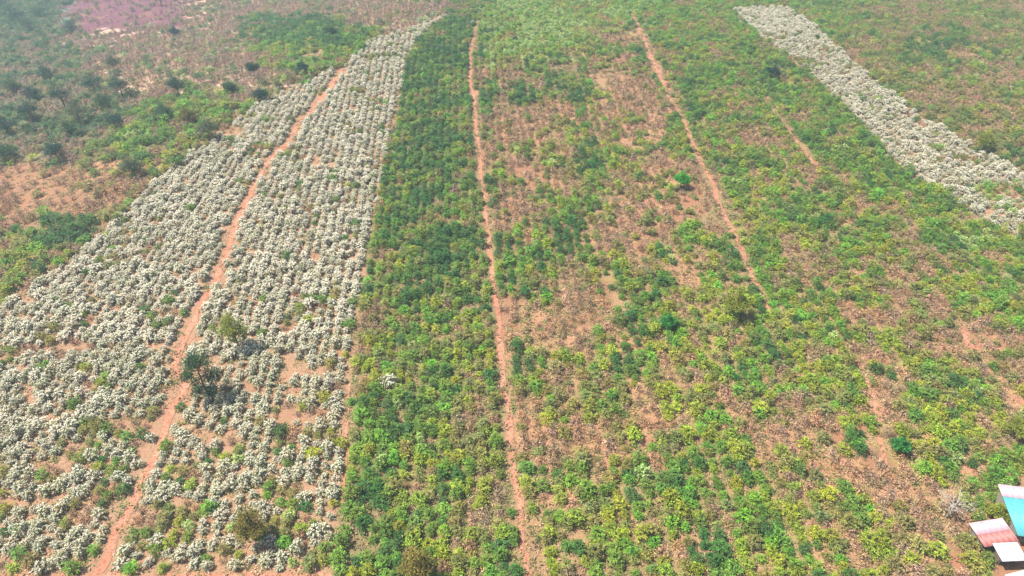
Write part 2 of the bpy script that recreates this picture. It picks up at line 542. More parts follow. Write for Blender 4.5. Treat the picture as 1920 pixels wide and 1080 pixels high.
# ------------------------------------------------------------------ plants: where each one grows
def rows(angle_deg, step_along, step_across, jit, region, lane=0.0):
    """a planting grid turned to the plot's own row direction; returns ground positions"""
    a = math.radians(angle_deg)
    c, s = math.cos(a), math.sin(a)
    u = np.arange(-560, 700, step_along); v = np.arange(-560, 560, step_across)
    v = v + lane * (np.arange(len(v)) // 4)
    v = v - v.mean()
    U, Vv = np.meshgrid(u, v)
    U = U + (np.arange(len(v)) % 2)[:, None] * step_along * 0.5
    x = (U * s + Vv * c).ravel(); y = (U * c - Vv * s).ravel()
    x = x + rng.normal(0, jit, x.shape); y = y + rng.normal(0, jit, y.shape)
    k = (y > 40) & (y < 560)
    x, y = x[k], y[k]
    z = height(x, y)
    px, py, d = project(x, y, z)
    k = (px > -110) & (px < 2030) & (py > -45) & (py < 1150)
    x, y, z, px, py = x[k], y[k], z[k], px[k], py[k]
    k = region(px, py)
    return x[k], y[k], px[k], py[k]

def dirdeg(pts):
    a, b = np.array(pts[0]), np.array(pts[-1])
    d = b - a
    return math.degrees(math.atan2(d[0], d[1]))
A_WEST, A_MID, A_EAST = dirdeg(GT['west']), dirdeg(GT['mid']), dirdeg(GT['east'])
we = gl([(1480, 90), (1880, 370)]); A_WE = dirdeg(we[::-1])

def in_west(px, py): return inside(px, py, WHITE_WEST)
def in_wmid(px, py): return inside(px, py, WHITE_MID) & ~inside(px, py, GREEN_STRIP)
def in_strip(px, py): return inside(px, py, GREEN_STRIP)
def in_weast(px, py): return inside(px, py, WHITE_EAST)
def in_any(px, py): return in_west(px, py) | in_wmid(px, py) | in_strip(px, py) | in_weast(px, py)
MIDL = TRACK_MID
EASTL = TRACK_EAST[::-1] + [(1450, 640), (1500, 760), (1560, 900), (1600, 1130)]
FIELD_MID = MIDL + [(896, -60), (1175, -60)] + EASTL
FIELD_LEFT = [(-300, 900), (0, 580), (120, 500), (215, 420), (300, 335), (400, 265), (480, 200), (560, 160), (640, 128), (668, 105), (690, 85), (740, 62), (800, 45), (850, 25), (896, 22), (896, -80), (-300, -80)]
FIELD_FAR_EAST = [(1475, 16), (1530, 52), (1580, 100), (1640, 155), (1720, 215), (1800, 265), (1880, 305), (2100, 420), (2100, -80), (1475, -80)]
def in_fmid(px, py): return inside(px, py, FIELD_MID) & ~in_any(px, py)
def in_fleft(px, py): return inside(px, py, FIELD_LEFT) & ~in_any(px, py)
def in_ffe(px, py): return inside(px, py, FIELD_FAR_EAST) & ~in_any(px, py)
def in_rest(px, py): return ~(in_any(px, py) | in_fmid(px, py) | in_fleft(px, py) | in_ffe(px, py))

# bare soil patches and green clumps seen in the photograph (centre, radii in its pixels)
BARE = [(985, 600, 42, 30), (1030, 650, 40, 14), (1205, 457, 16, 16), (1290, 520, 22, 30), (1700, 868, 22, 16), (1385, 775, 16, 16), (1160, 850, 12, 26),
        (1250, 880, 10, 16), (130, 655, 90, 10), (60, 945, 50, 12), (1340, 395, 40, 45), (1225, 240, 20, 30), (1310, 480, 30, 20), (1090, 640, 30, 14),
        (240, 800, 40, 14), (430, 830, 30, 18), (100, 870, 60, 12), (640, 940, 10, 60), (1480, 480, 30, 12), (1810, 635, 32, 34), (1820, 655, 26, 30),
        (1370, 985, 16, 26), (1445, 800, 16, 20), (1290, 360, 24, 12), (1105, 600, 50, 14), (1060, 130, 30, 10), (1180, 75, 40, 14), (1140, 150, 40, 24),
        (80, 340, 90, 30), (120, 380, 80, 22), (590, 105, 20, 8), (280, 165, 26, 12), (200, 320, 30, 10), (430, 248, 24, 10), (470, 70, 40, 10),
        (1500, 220, 12, 14), (1690, 905, 26, 20), (1350, 750, 30, 10), (1570, 440, 18, 14), (1690, 520, 26, 16), (1640, 860, 14, 20), (1280, 780, 22, 12),
        (1040, 260, 26, 12), (950, 200, 14, 20), (820, 385, 12, 10), (880, 580, 14, 10), (830, 655, 10, 10), (1150, 375, 26, 10), (1230, 640, 20, 10),
        (380, 700, 26, 26), (1010, 940, 40, 12), (1120, 905, 20, 10), (1000, 800, 20, 10), (1770, 930, 36, 14), (1560, 900, 18, 16), (560, 780, 60, 10), (580, 700, 50, 8)]
CLUMP = [(975, 175, 26, 20, 'D'), (1100, 305, 20, 32, 'D'), (1055, 452, 28, 26, 'D'), (1075, 440, 14, 34, 'D'), (935, 465, 24, 14, 'D'), (1150, 680, 45, 14, 'D'), (970, 690, 22, 16, 'D'),
         (1440, 690, 50, 40, 'G'), (1130, 100, 60, 12, 'G'), (1420, 370, 40, 26, 'Y'), (860, 700, 40, 22, 'G'), (875, 605, 30, 12, 'Y'), (800, 740, 20, 16, 'Y'),
         (1150, 945, 16, 16, 'Y'), (1180, 955, 16, 24, 'D'), (1630, 580, 40, 20, 'Y'), (1500, 600, 40, 18, 'Y'), (1580, 470, 30, 30, 'G'), (1440, 1000, 110, 46, 'Y'),
         (1330, 1030, 40, 30, 'D'), (1400, 900, 60, 30, 'G'), (1750, 740, 26, 26, 'G'), (130, 440, 50, 26, 'D'), (560, 60, 100, 26, 'D'), (1870, 790, 40, 22, 'Y'),
         (1265, 910, 36, 26, 'Y'), (940, 930, 20, 20, 'G'), (1480, 150, 50, 30, 'G'), (1560, 250, 40, 30, 'G'), (1790, 70, 50, 20, 'D'), (1730, 100, 40, 18, 'D')]

KIND = ['white', 'green', 'dry', 'pale']
# weights: white, dark, mid, bright, yellow, olive, dry, pale, empty
MIX = {'W': (88, 1, 3, 0.5, 0.5, 3, 2, 0, 2), 'w': (80, 2, 3, 1, 1.5, 5, 4, 0, 5), 'v': (75, 2, 3, 1, 2, 6, 5, 0, 6), 'u': (52, 4, 6, 2, 6, 16, 9, 1, 5),
       'D': (0.1, 46, 32, 4, 6, 8, 4, 0, 0.5), 'd': (0.1, 24, 30, 6, 10, 20, 9, 0, 1), 'e': (0.1, 12, 24, 9, 22, 22, 10, 0.5, 1),
       'G': (0, 8, 31, 18, 17, 14, 9, 1, 2), 'Y': (0, 4, 14, 12, 40, 15, 12, 1, 2), 'O': (0, 5, 12, 5, 18, 30, 26, 0.5, 4), 'B': (0, 4, 7, 2, 7, 21, 49, 0.5, 10),
       'S': (0, 2, 4, 1, 3, 12, 42, 0, 40), 'L': (0, 1, 12, 22, 18, 8, 5, 32, 2), 'R': (0, 6, 15, 1, 9, 42, 22, 2, 6), 'H': (0, 4, 4, 0, 1, 12, 60, 3, 20),
       'T': (0, 32, 8, 0, 1, 22, 30, 1, 6), 'V': (0, 6, 1, 0, 0, 2, 8, 0, 83), 'P': (0, 60, 14, 0, 0, 10, 2, 0, 14), 'N': (0, 0, 1, 0, 1, 6, 26, 0, 66),
       'K': (0, 76, 18, 4, 0, 2, 0, 0, 0), 'p': (48, 1, 4, 4, 10, 4, 2, 24, 2)}
ORDER = ['white', 'dark', 'mid', 'bright', 'yellow', 'olive', 'dry', 'pale', 'empty']
CHAIN = ['empty', 'dry', 'olive', 'yellow', 'bright', 'mid', 'dark', 'pale', 'white']   # neighbours in this chain grow next to each other
TINT = {'white': (0.20, 0.22, 0.085), 'dark': (0.040, 0.135, 0.026), 'mid': (0.11, 0.225, 0.026), 'bright': (0.14, 0.33, 0.028), 'yellow': (0.265, 0.33, 0.026),
        'olive': (0.22, 0.22, 0.062), 'dry': (0.40, 0.255, 0.145), 'pale': (0.25, 0.36, 0.085)}

plants = []          # x, y, px, py, class, plot
def sow(xs, plot, letters):
    x, y, px, py = xs
    n = len(x)
    sm = 0.55 * vnoise(x / 7.5 + 13, y / 7.5, 21) + 0.45 * vnoise(x / 3.6, y / 3.6 + 40, 22)
    sm = np.argsort(np.argsort(sm)) / max(1, n)
    u = (0.60 * sm + 0.40 * rng.random(n))
    u = np.argsort(np.argsort(u)) / max(1, n)
    let = letters(px, py, x, y)
    e_u = 0.45 * (1 - sm) + 0.55 * rng.random(n)
    e_u = np.argsort(np.argsort(e_u)) / max(1, n)
    for bx, by, ra, rb in BARE:
        q = ((px - bx) / ra) ** 2 + ((py - by) / rb) ** 2
        let = np.where(q + rng.normal(0, 0.25, n) < 1, ord('N') if plot != 'strip' else ord('S'), let)
    for bx, by, ra, rb, k in CLUMP:
        q = ((px - bx) / ra) ** 2 + ((py - by) / rb) ** 2
        let = np.where(q + rng.normal(0, 0.35, n) + 2.4 * (vnoise(x / 6, y / 6, 91) - 0.5) < 1, ord('K' if k == 'D' else k), let)
    keep = np.ones(n, bool)
    for k, w in (('west', 1.6), ('mid', 1.3), ('east', 1.3), ('short', 1.0), ('house', 0.9), ('side', 1.1), ('foot', 1.2)):
        keep &= dist_line(x, y, GT[k]) > w * (0.8 + 0.4 * rng.random(n))
    keep &= dist_line(x, y, G_STRIP[1:6]) > 0.6
    keep &= ~inside(px, py, [(1834, 1008), (1850, 975), (1878, 920), (1960, 880), (1990, 1130), (1868, 1130), (1866, 1075), (1850, 1040)])
    for i in np.nonzero(keep)[0]:
        w = dict(zip(ORDER, MIX[chr(let[i])]))
        if e_u[i] < w['empty'] / sum(w.values()):
            continue
        w['empty'] = 0
        tot = sum(w.values()); acc = 0
        for c in CHAIN:
            acc += w[c] / tot
            if u[i] <= acc:
                break
        if c != 'empty':
            plants.append((x[i], y[i], px[i], py[i], c, plot, chr(let[i])))

def letters_white(px, py, x, y):
    t = py + (vnoise(x / 8, y / 8, 31) - 0.5) * 170
    r = np.full(px.shape, ord('W'))
    r[t > 640] = ord('w'); r[t > 770] = ord('v'); r[t > 985] = ord('u')
    r[(px > 290) & (px < 560) & (t > 905)] = ord('u')
    return r
def letters_weast(px, py, x, y):
    t = py + (vnoise(x / 8, y / 8, 32) - 0.5) * 60
    r = np.full(px.shape, ord('W')); r[(t > 350) & (px > 1660)] = ord('p')
    return r
def letters_strip(px, py, x, y):
    t = py + (vnoise(x / 9, y / 9, 33) - 0.5) * 200
    r = np.full(px.shape, ord('D')); r[t > 430] = ord('d'); r[t > 620] = ord('e')
    return r
def letters_grid(px, py, x, y):
    l = plot_letter(px, py, (vnoise(x / 7, y / 7, 3) - 0.5) * 100, (vnoise(x / 7 + 50, y / 7, 4) - 0.5) * 70)
    l = np.where(l == ord('W'), np.where(px > 1200, ord('G'), ord('O')), l)
    return np.where((l == ord('D')) & ((px < 640) | (px > 900)), ord('K'), l)
sow(rows(A_WEST, 1.75, 2.15, 0.18, in_west), 'west', letters_white)
sow(rows(A_WEST - 4, 1.75, 2.15, 0.18, in_wmid), 'wmid', letters_white)
sow(rows(A_MID, 1.6, 2.15, 0.3, in_strip), 'strip', letters_strip)
sow(rows(A_MID + 1, 1.65, 2.25, 0.28, in_fmid, 0.5), 'mid', letters_grid)
sow(rows(A_EAST, 1.6, 2.2, 0.24, in_rest, 0.3), 'east', letters_grid)
sow(rows(A_WE, 2.0, 2.1, 0.2, in_weast), 'weast', letters_weast)
sow(rows(A_WE, 2.2, 2.4, 0.2, in_ffe), 'fareast', letters_grid)
sow(rows(A_WEST + 6, 2.4, 2.6, 0.5, in_fleft), 'left', letters_grid)

# one flowering bush alone among the green ones
lone = ground(731, 722)
plants = [p for p in plants if (p[0] - lone[0]) ** 2 + (p[1] - lone[1]) ** 2 > 3.5]

def tint_of(c, r, greyed=False):
    b = TINT[c]
    if c not in ('white', 'dry', 'pale'):
        k = r.uniform(0.0, 0.45) if c != 'dark' else r.uniform(0, 0.2)
        b = tuple(p * (1 - k) + q * k for p, q in zip(b, (0.17, 0.215, 0.045)))
    if greyed:        # valley scrub leaf tints mixed part of the way towards grey
        g = sum(b) / 3
        b = tuple(0.75 * q + 0.25 * g * m for q, m in zip(b, (0.95, 1.02, 1.0)))
    s = r.uniform(0.85, 1.18)
    return (b[0] * s * r.uniform(0.84, 1.18), b[1] * s * r.uniform(0.93, 1.07), b[2] * s * r.uniform(0.8, 1.25))

MESH_OF = {'white': 'white', 'dry': 'dry', 'pale': 'pale'}
NAMES = {'white': 'flowering_coffee_bush', 'green': 'green_coffee_bush', 'dry': 'dry_bush', 'pale': 'pale_coffee_bush'}
LOOK = {'white': 'white flowering coffee bush', 'dark': 'deep green coffee bush', 'mid': 'mid green coffee bush', 'bright': 'bright green coffee bush',
        'yellow': 'yellow green coffee bush', 'olive': 'dull olive coffee bush', 'dry': 'dry brown bush', 'pale': 'pale creamy coffee bush'}
WHERE = {'west': 'left of the winding track', 'wmid': 'between winding track and green strip', 'strip': 'in the dense green strip',
         'mid': 'right of the straight track', 'east': 'in the field around the sheds', 'weast': 'in the white strip at the upper right',
         'fareast': 'in the far field beyond the right white strip', 'left': 'in the valley field beyond the left white plot'}
sets = {k: [] for k in KIND}
for p in plants:
    sets[MESH_OF.get(p[4], 'green')].append(p)
def scale_of(c, r, plot=None):
    s = (0.58 + 0.5 * r.random() ** 1.5) * {'dry': 0.95, 'white': 0.96}.get(c, 1.0) * {'left': 1.45, 'fareast': 1.12, 'strip': 1.12, 'mid': 1.12, 'east': 1.14}.get(plot, 1.0)
    return s * r.uniform(0.93, 1.07), s * r.uniform(0.93, 1.07), s * r.uniform(0.82, 1.18)

def row_word(py):
    return ('along the bottom edge' if py > 1030 else 'in the nearest rows' if py > 970 else 'in the near rows' if py > 900
            else 'in the middle rows' if py > 800 else 'farther back')

def spot(p):
    """where a bush stands, told by what it stands beside"""
    x, y = np.array([p[0]]), np.array([p[1]])
    if p[5] in ('strip', 'mid') and dist_line(x, y, GT['mid'])[0] < 2.6:
        return ('on the left' if p[5] == 'strip' else 'on the right') + ' edge of the straight track'
    if p[5] in ('west', 'wmid') and dist_line(x, y, GT['west'])[0] < 3.2:
        return ('on the left' if p[5] == 'west' else 'on the right') + ' edge of the winding track'
    if p[5] == 'strip':
        return "in the green strip's " + ('left' if p[2] < 810 else 'right') + ' half'
    if p[5] == 'wmid':
        return 'right of the winding track' if p[2] < 440 else 'left of the green strip'
    if p[5] == 'west':
        return 'near the left picture edge' if p[2] < 130 else 'left of the winding track'
    if p[5] == 'mid':
        return 'just right of the straight track' if p[2] < 1150 else 'midway from straight track to sheds' if p[2] < 1400 else 'right of the middle field'
    if p[5] == 'east':
        return 'in front of and left of the sheds' if p[3] > 900 else 'in the field beyond the sheds'
    return WHERE[p[5]]

def scatter(name, pts, mesh_objs, label, cat, pick=None):
    """the mass of plants past the countable ones: one stuff object"""
    r = random.Random(len(pts))
    n = len(pts)
    me = bpy.data.meshes.new(name)
    me.vertices.add(n)
    co = np.zeros((n, 3)); rot = np.zeros((n, 3)); sc = np.zeros((n, 3)); ti = np.ones((n, 4)); ix = np.zeros(n, np.int32)
    for i, (x, y, c, s) in enumerate(pts):
        co[i] = (x, y, float(height(x, y)) - 0.04)
        rot[i] = (r.uniform(-0.08, 0.08), r.uniform(-0.08, 0.08), r.uniform(0, math.tau))
        sc[i] = s
        ti[i, :3] = c
        ix[i] = (pick[i] * NVAR + r.randrange(NVAR)) if pick is not None else r.randrange(len(mesh_objs))
    me.vertices.foreach_set('co', co.ravel())
    for nm, ty, dat, key in (('rot', 'FLOAT_VECTOR', rot, 'vector'), ('scl', 'FLOAT_VECTOR', sc, 'vector'), ('tint', 'FLOAT_COLOR', ti, 'color'), ('idx', 'INT', ix, 'value')):
        a = me.attributes.new(nm, ty, 'POINT')
        a.data.foreach_set(key, dat.ravel())
    me.update()
    ob = link(bpy.data.objects.new(name, me))
    col = bpy.data.collections.new(name + '_plants')
    for m in mesh_objs:
        col.objects.link(m)
    g = bpy.data.node_groups.new(name, 'GeometryNodeTree')
    g.interface.new_socket('Geometry', in_out='INPUT', socket_type='NodeSocketGeometry')
    g.interface.new_socket('Geometry', in_out='OUTPUT', socket_type='NodeSocketGeometry')
    gi = g.nodes.new('NodeGroupInput'); go = g.nodes.new('NodeGroupOutput')
    ci = g.nodes.new('GeometryNodeCollectionInfo')
    ci.inputs['Collection'].default_value = col
    ci.inputs['Separate Children'].default_value = True
    ci.inputs['Reset Children'].default_value = True
    ip = g.nodes.new('GeometryNodeInstanceOnPoints')
    ip.inputs['Pick Instance'].default_value = True
    def attr(nm, ty):
        a = g.nodes.new('GeometryNodeInputNamedAttribute')
        a.data_type = ty
        a.inputs['Name'].default_value = nm
        return a.outputs['Attribute']
    L = g.links
    L.new(gi.outputs[0], ip.inputs['Points'])
    L.new(ci.outputs[0], ip.inputs['Instance'])
    L.new(attr('idx', 'INT'), ip.inputs['Instance Index'])
    L.new(attr('rot', 'FLOAT_VECTOR'), ip.inputs['Rotation'])
    L.new(attr('scl', 'FLOAT_VECTOR'), ip.inputs['Scale'])
    L.new(ip.outputs[0], go.inputs[0])
    md = ob.modifiers.new('plants', 'NODES')
    md.node_group = g
    ob['kind'] = 'stuff'
    ob['label'] = label
    ob['category'] = cat
    return ob

STUFFNAME = {'white': ('flowering_coffee_rows', 'white flowering coffee rows carrying on behind the nearest bushes', 'coffee rows'),
             'green': ('green_coffee_rows', 'green coffee rows carrying on behind the nearest bushes', 'coffee rows'),
             'dry': ('dry_brown_scrub', 'dry brown scrub filling the farther field', 'scrub'),
             'pale': ('pale_green_rows', 'pale green rows on the far crest and right edge', 'coffee rows')}
NEAR = 300
for k in KIND:
    L = sets[k]
    vis = [p for p in L if -5 < p[2] < 1925 and p[3] < 1088]
    out = [p for p in L if not (-5 < p[2] < 1925 and p[3] < 1088)]
    vis.sort(key=lambda p: p[0] ** 2 + p[1] ** 2 + (CAM_H - 1) ** 2)
    near, far = vis[:NEAR], vis[NEAR:] + out
    objs = []
    for i, p in enumerate(near):
        o = bpy.data.objects.new(NAMES[k], MESH[k][i % NVAR])
        link(o)
        o.location = (p[0], p[1], float(height(p[0], p[1])) - 0.04)
        o.rotation_euler = (rnd.uniform(-0.08, 0.08), rnd.uniform(-0.08, 0.08), rnd.uniform(0, math.tau))
        o.scale = scale_of(p[4], rnd, p[5])
        o['tint'] = list(tint_of(p[4], rnd))
        wh = spot(p)
        sz = sum(o.scale) / 3
        look = ('small ' if sz < 0.74 else 'large ' if sz > 0.98 else '') + LOOK[p[4]]
        lab = f'{look} {wh}'
        if p[5] not in ('weast', 'fareast', 'left') and len((lab + ' ' + row_word(p[3])).split()) <= 16:
            lab += ', ' + row_word(p[3])
        thing(o, lab, 'bush', lab.replace(' bush', ' bushes', 1))
        objs.append(o)
    if far:
        src, pick = objs[:NVAR], None
        if k == 'white':      # fully blossomed bushes fill the farther part of the white plots; the names sort the variants
            src = [bpy.data.objects.new(f'blossom_{j}_{i:02d}', MESH[m][i]) for j, m in enumerate(('white', 'bloom')) for i in range(NVAR)]
            pick = [1 if rnd.random() < {'W': 0.65, 'p': 0.25, 'w': 0.25}.get(p[6], 0.05) else 0 for p in far]
        scatter(STUFFNAME[k][0], [(p[0], p[1], tint_of(p[4], rnd, p[5] == 'left' and p[6] in 'THPV'), scale_of(p[4], rnd, p[5])) for p in far], src, STUFFNAME[k][1], STUFFNAME[k][2], pick)
o = link(bpy.data.objects.new('flowering_coffee_bush', MESH['white'][0]))
o.location = (float(lone[0]), float(lone[1]), float(height(*lone)) - 0.04)
o.scale = (1.25, 1.25, 1.3); o['tint'] = list(TINT['white'])
thing(o, 'single white flowering bush standing alone inside the dense green strip', 'bush')

# dry grass and weeds between the rows
gt = []
cand_x = rng.uniform(-330, 300, 430000); cand_y = rng.uniform(42, 480, 430000)
cpx, cpy, _d = project(cand_x, cand_y, height(cand_x, cand_y))
ok = (cpx > -60) & (cpx < 1980) & (cpy > -20) & (cpy < 1130)
cand_x, cand_y, cpx, cpy = cand_x[ok], cand_y[ok], cpx[ok], cpy[ok]
cl = letters_grid(cpx, cpy, cand_x, cand_y)
okp = np.ones(len(cand_x), bool)
for k, w in (('west', 0.65), ('mid', 0.6), ('east', 0.5), ('short', 0.35), ('house', 0.3), ('foot', 0.4)):
    okp &= dist_line(cand_x, cand_y, GT[k]) > w
pw = inside(cpx, cpy, WHITE_WEST) | inside(cpx, cpy, WHITE_MID) | inside(cpx, cpy, WHITE_EAST)
okp &= ~inside(cpx, cpy, [(1872, 905), (1960, 880), (1990, 1130), (1868, 1130), (1830, 1003)])
nn = vnoise(cand_x / 4, cand_y / 4, 77)
dens = np.where(pw, 0.32, 0.72) * np.clip(2.1 * nn - 0.12, 0, 1)
for k, m in (('V', 0.03), ('S', 0.35), ('P', 0.0), ('H', 0.7)):
    dens = np.where(cl == ord(k), dens * m, dens)
okp &= rng.random(len(cand_x)) < dens
for x, y in zip(cand_x[okp], cand_y[okp]):
    q = rnd.random()
    c = (0.40, 0.275, 0.16) if q < 0.48 else ((0.25, 0.24, 0.08) if q < 0.8 else (0.12, 0.19, 0.05))
    s = rnd.uniform(0.8, 2.3); v = rnd.uniform(0.75, 1.25)
    gt.append((x, y, tuple(a * v for a in c), (s, s, s * rnd.uniform(0.6, 1.1))))
tuft_obs = []
for m in TUFTS:
    tuft_obs.append(bpy.data.objects.new('dry_grass_tuft', m))
scatter('dry_grass', gt, tuft_obs, 'dry grass and weeds between the bushes', 'grass')

# ------------------------------------------------------------------ trees
def tree(base_px, h, cr, kind, label, lean=0.0, dens=1.0, group=None, name=None):
    r = random.Random(int(base_px[0] * 7 + base_px[1] * 13))
    b = G3(*base_px)
    e = link(bpy.data.objects.new(name or {'col': 'tall_tree', 'bare': 'bare_tree'}.get(kind, 'tree'), None))
    e.location = (b.x, b.y, b.z - 0.05)
    e.empty_display_size = 0.5
    thing(e, label, 'tree', group)
    tint = {'col': (0.035, 0.085, 0.03), 'yel': (0.21, 0.235, 0.03), 'olv': (0.19, 0.155, 0.03), 'bri': (0.08, 0.36, 0.03), 'teal': (0.05, 0.23, 0.045),
            'dark': (0.018, 0.07, 0.04), 'pal': (0.10, 0.13, 0.06), 'bare': (0.4, 0.34, 0.22), 'mid': (0.055, 0.12, 0.04)}[kind]
    V, F, C, M = [], [], [], []
    tips = []
    th = h * (0.32 if kind not in ('bare',) else 0.3)
    knee = Vector((lean * 0.4, 0, th * 0.6)); top = Vector((lean, r.uniform(-.2, .2), h * 0.62))
    r0 = max(0.09, h * 0.022)
    stick(V, F, C, M, Vector((0, 0, -0.3)), knee, r0 * 1.25, r0 * 0.95, 0, 7)
    stick(V, F, C, M, knee, top, r0 * 0.95, r0 * 0.5, 0, 7)
    stick(V, F, C, M, top, Vector((lean * 1.2, 0, h * 0.92)), r0 * 0.5, r0 * 0.12, 0, 5)
    nl = 14 if kind == 'bare' else 11
    for k in range(nl):
        a = k * 2.399 + r.uniform(-.3, .3)
        t = (k + 0.5) / nl
        s0 = knee.lerp(top, t)
        if kind == 'col':
            zt = h * (0.16 + 0.8 * t); rad = cr * (0.55 + 0.6 * math.sin(math.pi * min(1, 0.12 + 0.85 * t))) * 0.85
            s0 = Vector((0, 0, zt - 0.5))
        else:
            el = r.uniform(0.1, 1.0) + 0.3 * t
            zt = h * 0.6 + cr * 0.8 * math.sin(el) * r.uniform(0.3, 1.1) - cr * 0.42
            rad = cr * math.cos(el * 0.8) * r.uniform(0.7, 1.0)
        tip = Vector((lean * t + rad * math.cos(a), rad * math.sin(a), zt))
        m1 = s0.lerp(tip, 0.5) + Vector((0, 0, 0.12 * cr)) + rv(r, 0.08 * cr)
        stick(V, F, C, M, s0, m1, r0 * 0.42, r0 * 0.26, 0, 5)
        stick(V, F, C, M, m1, tip, r0 * 0.26, r0 * 0.08, 0, 4)
        tips += [tip, m1.lerp(tip, 0.5), m1]
        if kind == 'bare':
            for q in range(4):
                s1 = m1.lerp(tip, r.uniform(0, 0.9)); d = rv(r, 0.9) + Vector((math.cos(a) * .5, math.sin(a) * .5, 0.7))
                stick(V, F, C, M, s1, s1 + d * 0.9, r0 * 0.16, r0 * 0.05, 0, 3)
    t_ob = link(bpy.data.objects.new('trunk', mesh_from('trunk', V, F, [MAT['palebark' if kind == 'bare' else 'bark']], M)))
    t_ob.parent = e
    V, F, C, M = [], [], [], []
    tips += [Vector((lean * 1.1, 0, h * 0.93)), Vector((lean, 0, h * 0.8))]
    per = int((75 if kind != 'bare' else 2) * dens)
    for tp in tips:
        sh0 = r.uniform(0.7, 1.3)
        cr_ = (0.33 * cr if kind != 'col' else 0.42 * cr) * r.uniform(0.5, 1.35)
        for q in range(per):
            d = rv(r).normalized()
            p = tp + Vector((d.x * cr_, d.y * cr_, d.z * cr_ * 0.75)) * r.random() ** 0.45
            sh = sh0 * r.uniform(0.72, 1.28)
            leaf_quad(V, F, C, M, p, d + rv(r, 0.8), Vector((0, 0, 1)) + rv(r, 0.6), r.uniform(0.24, 0.46), r.uniform(0.12, 0.24), (sh, sh * r.uniform(0.93, 1.07), sh * r.uniform(0.75, 1.15)), 0)
    c_ob = link(bpy.data.objects.new('crown', mesh_from('crown', V, F, [MAT['leaf']], M, C)))
    c_ob.parent = e
    c_ob['tint'] = list(tint)
    return e

tree((390, 742), 10.5, 2.9, 'col', 'tall dark green tree standing right beside the winding red track', dens=1.3)
tree((448, 652), 9.5, 2.7, 'yel', 'slender yellow green tree among white bushes just behind the tall dark tree', dens=0.8)
tree((478, 1012), 7.6, 2.6, 'olv', 'loose yellow green tree at the front of the flowering plot', dens=0.8)
tree((784, 1082), 7.0, 2.5, 'olv', 'brownish yellow tree at the bottom edge of the green strip', dens=0.9)
tree((1374, 598), 8.2, 2.3, 'yel', 'yellow green tree by the lower end of the right red track', dens=1.3)
tree((1276, 352), 5.0, 2.3, 'bri', 'small bright green round tree left of the right red track', dens=1.2)
tree((1251, 616), 3.6, 1.6, 'teal', 'small blue green round tree on bare soil in the patchy field', dens=1.2)
tree((1840, 284), 7.0, 2.6, 'yel', 'yellow green tree standing at the edge of the upper right white strip')
tree((1920, 452), 6.0, 2.8, 'yel', 'yellow green tree cut off by the right edge of the picture')
tree((1446, 150), 6.0, 3.0, 'dark', 'dark green tree among bushes left of the upper right white strip')
tree((492, 192), 5.5, 2.8, 'dark', 'dark rounded tree touching the left edge of the white plot')
tree((1682, 848), 3.6, 1.3, 'teal', 'small dark green tree beside bare soil near the house track')
tree((1774, 970), 7.2, 3.0, 'bare', 'pale leafless tree with bare forking branches left of the sheds')
tree((1905, 822), 4.6, 2.4, 'yel', 'broad yellow green tree uphill of the turquoise roof')
tree((1863, 972), 3.2, 1.5, 'yel', 'bright leafy tree overhanging the turquoise roof edge')
VALLEY = [(232, 185, 9, 4.6, 'dark', 'large dark blue green tree with bare soil on its right in the valley'), (336, 178, 7, 3.4, 'dark', 'dark lone tree right of the largest valley tree'),
          (124, 205, 10, 4.6, 'dark', 'tall dark tree in the left valley woodland'), (152, 232, 8, 4.0, 'pal', 'pale olive tree in front of the dark valley woodland'),
          (220, 245, 6.5, 3.6, 'dark', 'low dark tree right of the pale olive valley tree'), (62, 228, 8, 3.8, 'dark', 'dark tree at the left of the valley woodland'),
          (18, 256, 7.5, 4.0, 'dark', 'dark broad tree near the left picture edge in the valley'), (112, 304, 6.5, 3.4, 'dark', 'dark rounded tree above the bare orange soil patch'),
          (14, 304, 6.5, 3.2, 'mid', 'green tree at the left edge above the bare orange soil'), (395, 262, 6.5, 3.2, 'pal', 'grey olive tree close to the white plot edge'),
          (250, 330, 5.5, 3.2, 'pal', 'grey olive tree right of the bare orange soil'), (432, 178, 5, 2.6, 'mid', 'mid green tree in the bright band beside the white plot'),
          (476, 142, 5, 2.8, 'dark', 'small dark tree at the upper end of the bright band'), (38, 44, 9, 5.0, 'dark', 'dark hazy tree in the far corner woodland'),
          (75, 36, 8, 4.6, 'mid', 'hazy green tree between the corner woodland and purple field'), (55, 58, 7, 4.4, 'mid', 'hazy tree above the far pale road'),
          (136, 62, 6, 4.0, 'dark', 'hazy dark tree at the near edge of the purple field'), (195, 205, 6, 3.4, 'mid', 'mid green tree left of the largest dark valley tree'),
          (132, 255, 5.5, 3.4, 'mid', 'mid green tree in the middle of the valley bushes'), (355, 232, 5.5, 2.8, 'olv', 'olive tree in the bright green band'),
          (310, 225, 5.5, 3.0, 'mid', 'leafy tree at the left of the bright green band'), (90, 150, 6, 3.8, 'dark', 'dark tree at the edge of the grey green valley field'),
          (180, 175, 7, 4.0, 'dark', 'dark tree between the woodland and the largest valley tree'), (28, 175, 6, 3.6, 'mid', 'hazy green tree below the grey green valley field'),
          (65, 190, 6, 3.4, 'dark', 'dark tree at the top of the left valley woodland'), (215, 130, 6, 3.2, 'pal', 'pale tree on the bare valley slope'),
          (5, 20, 9, 5, 'dark', 'dark tree in the top left corner'), (22, 30, 9, 5, 'mid', 'rounded green tree in the top left corner'), (303, 10, 8, 4.0, 'pal', 'tall pale tree at the top picture edge right of the purple field'), (570, 140, 4.5, 2.4, 'dark', 'small dark tree above the start of the winding track'),
          (330, 70, 5, 2.6, 'dark', 'small dark tree on the far bare slope'), (620, 70, 5, 2.6, 'mid', 'green tree in the dark patch beyond the white plot')]
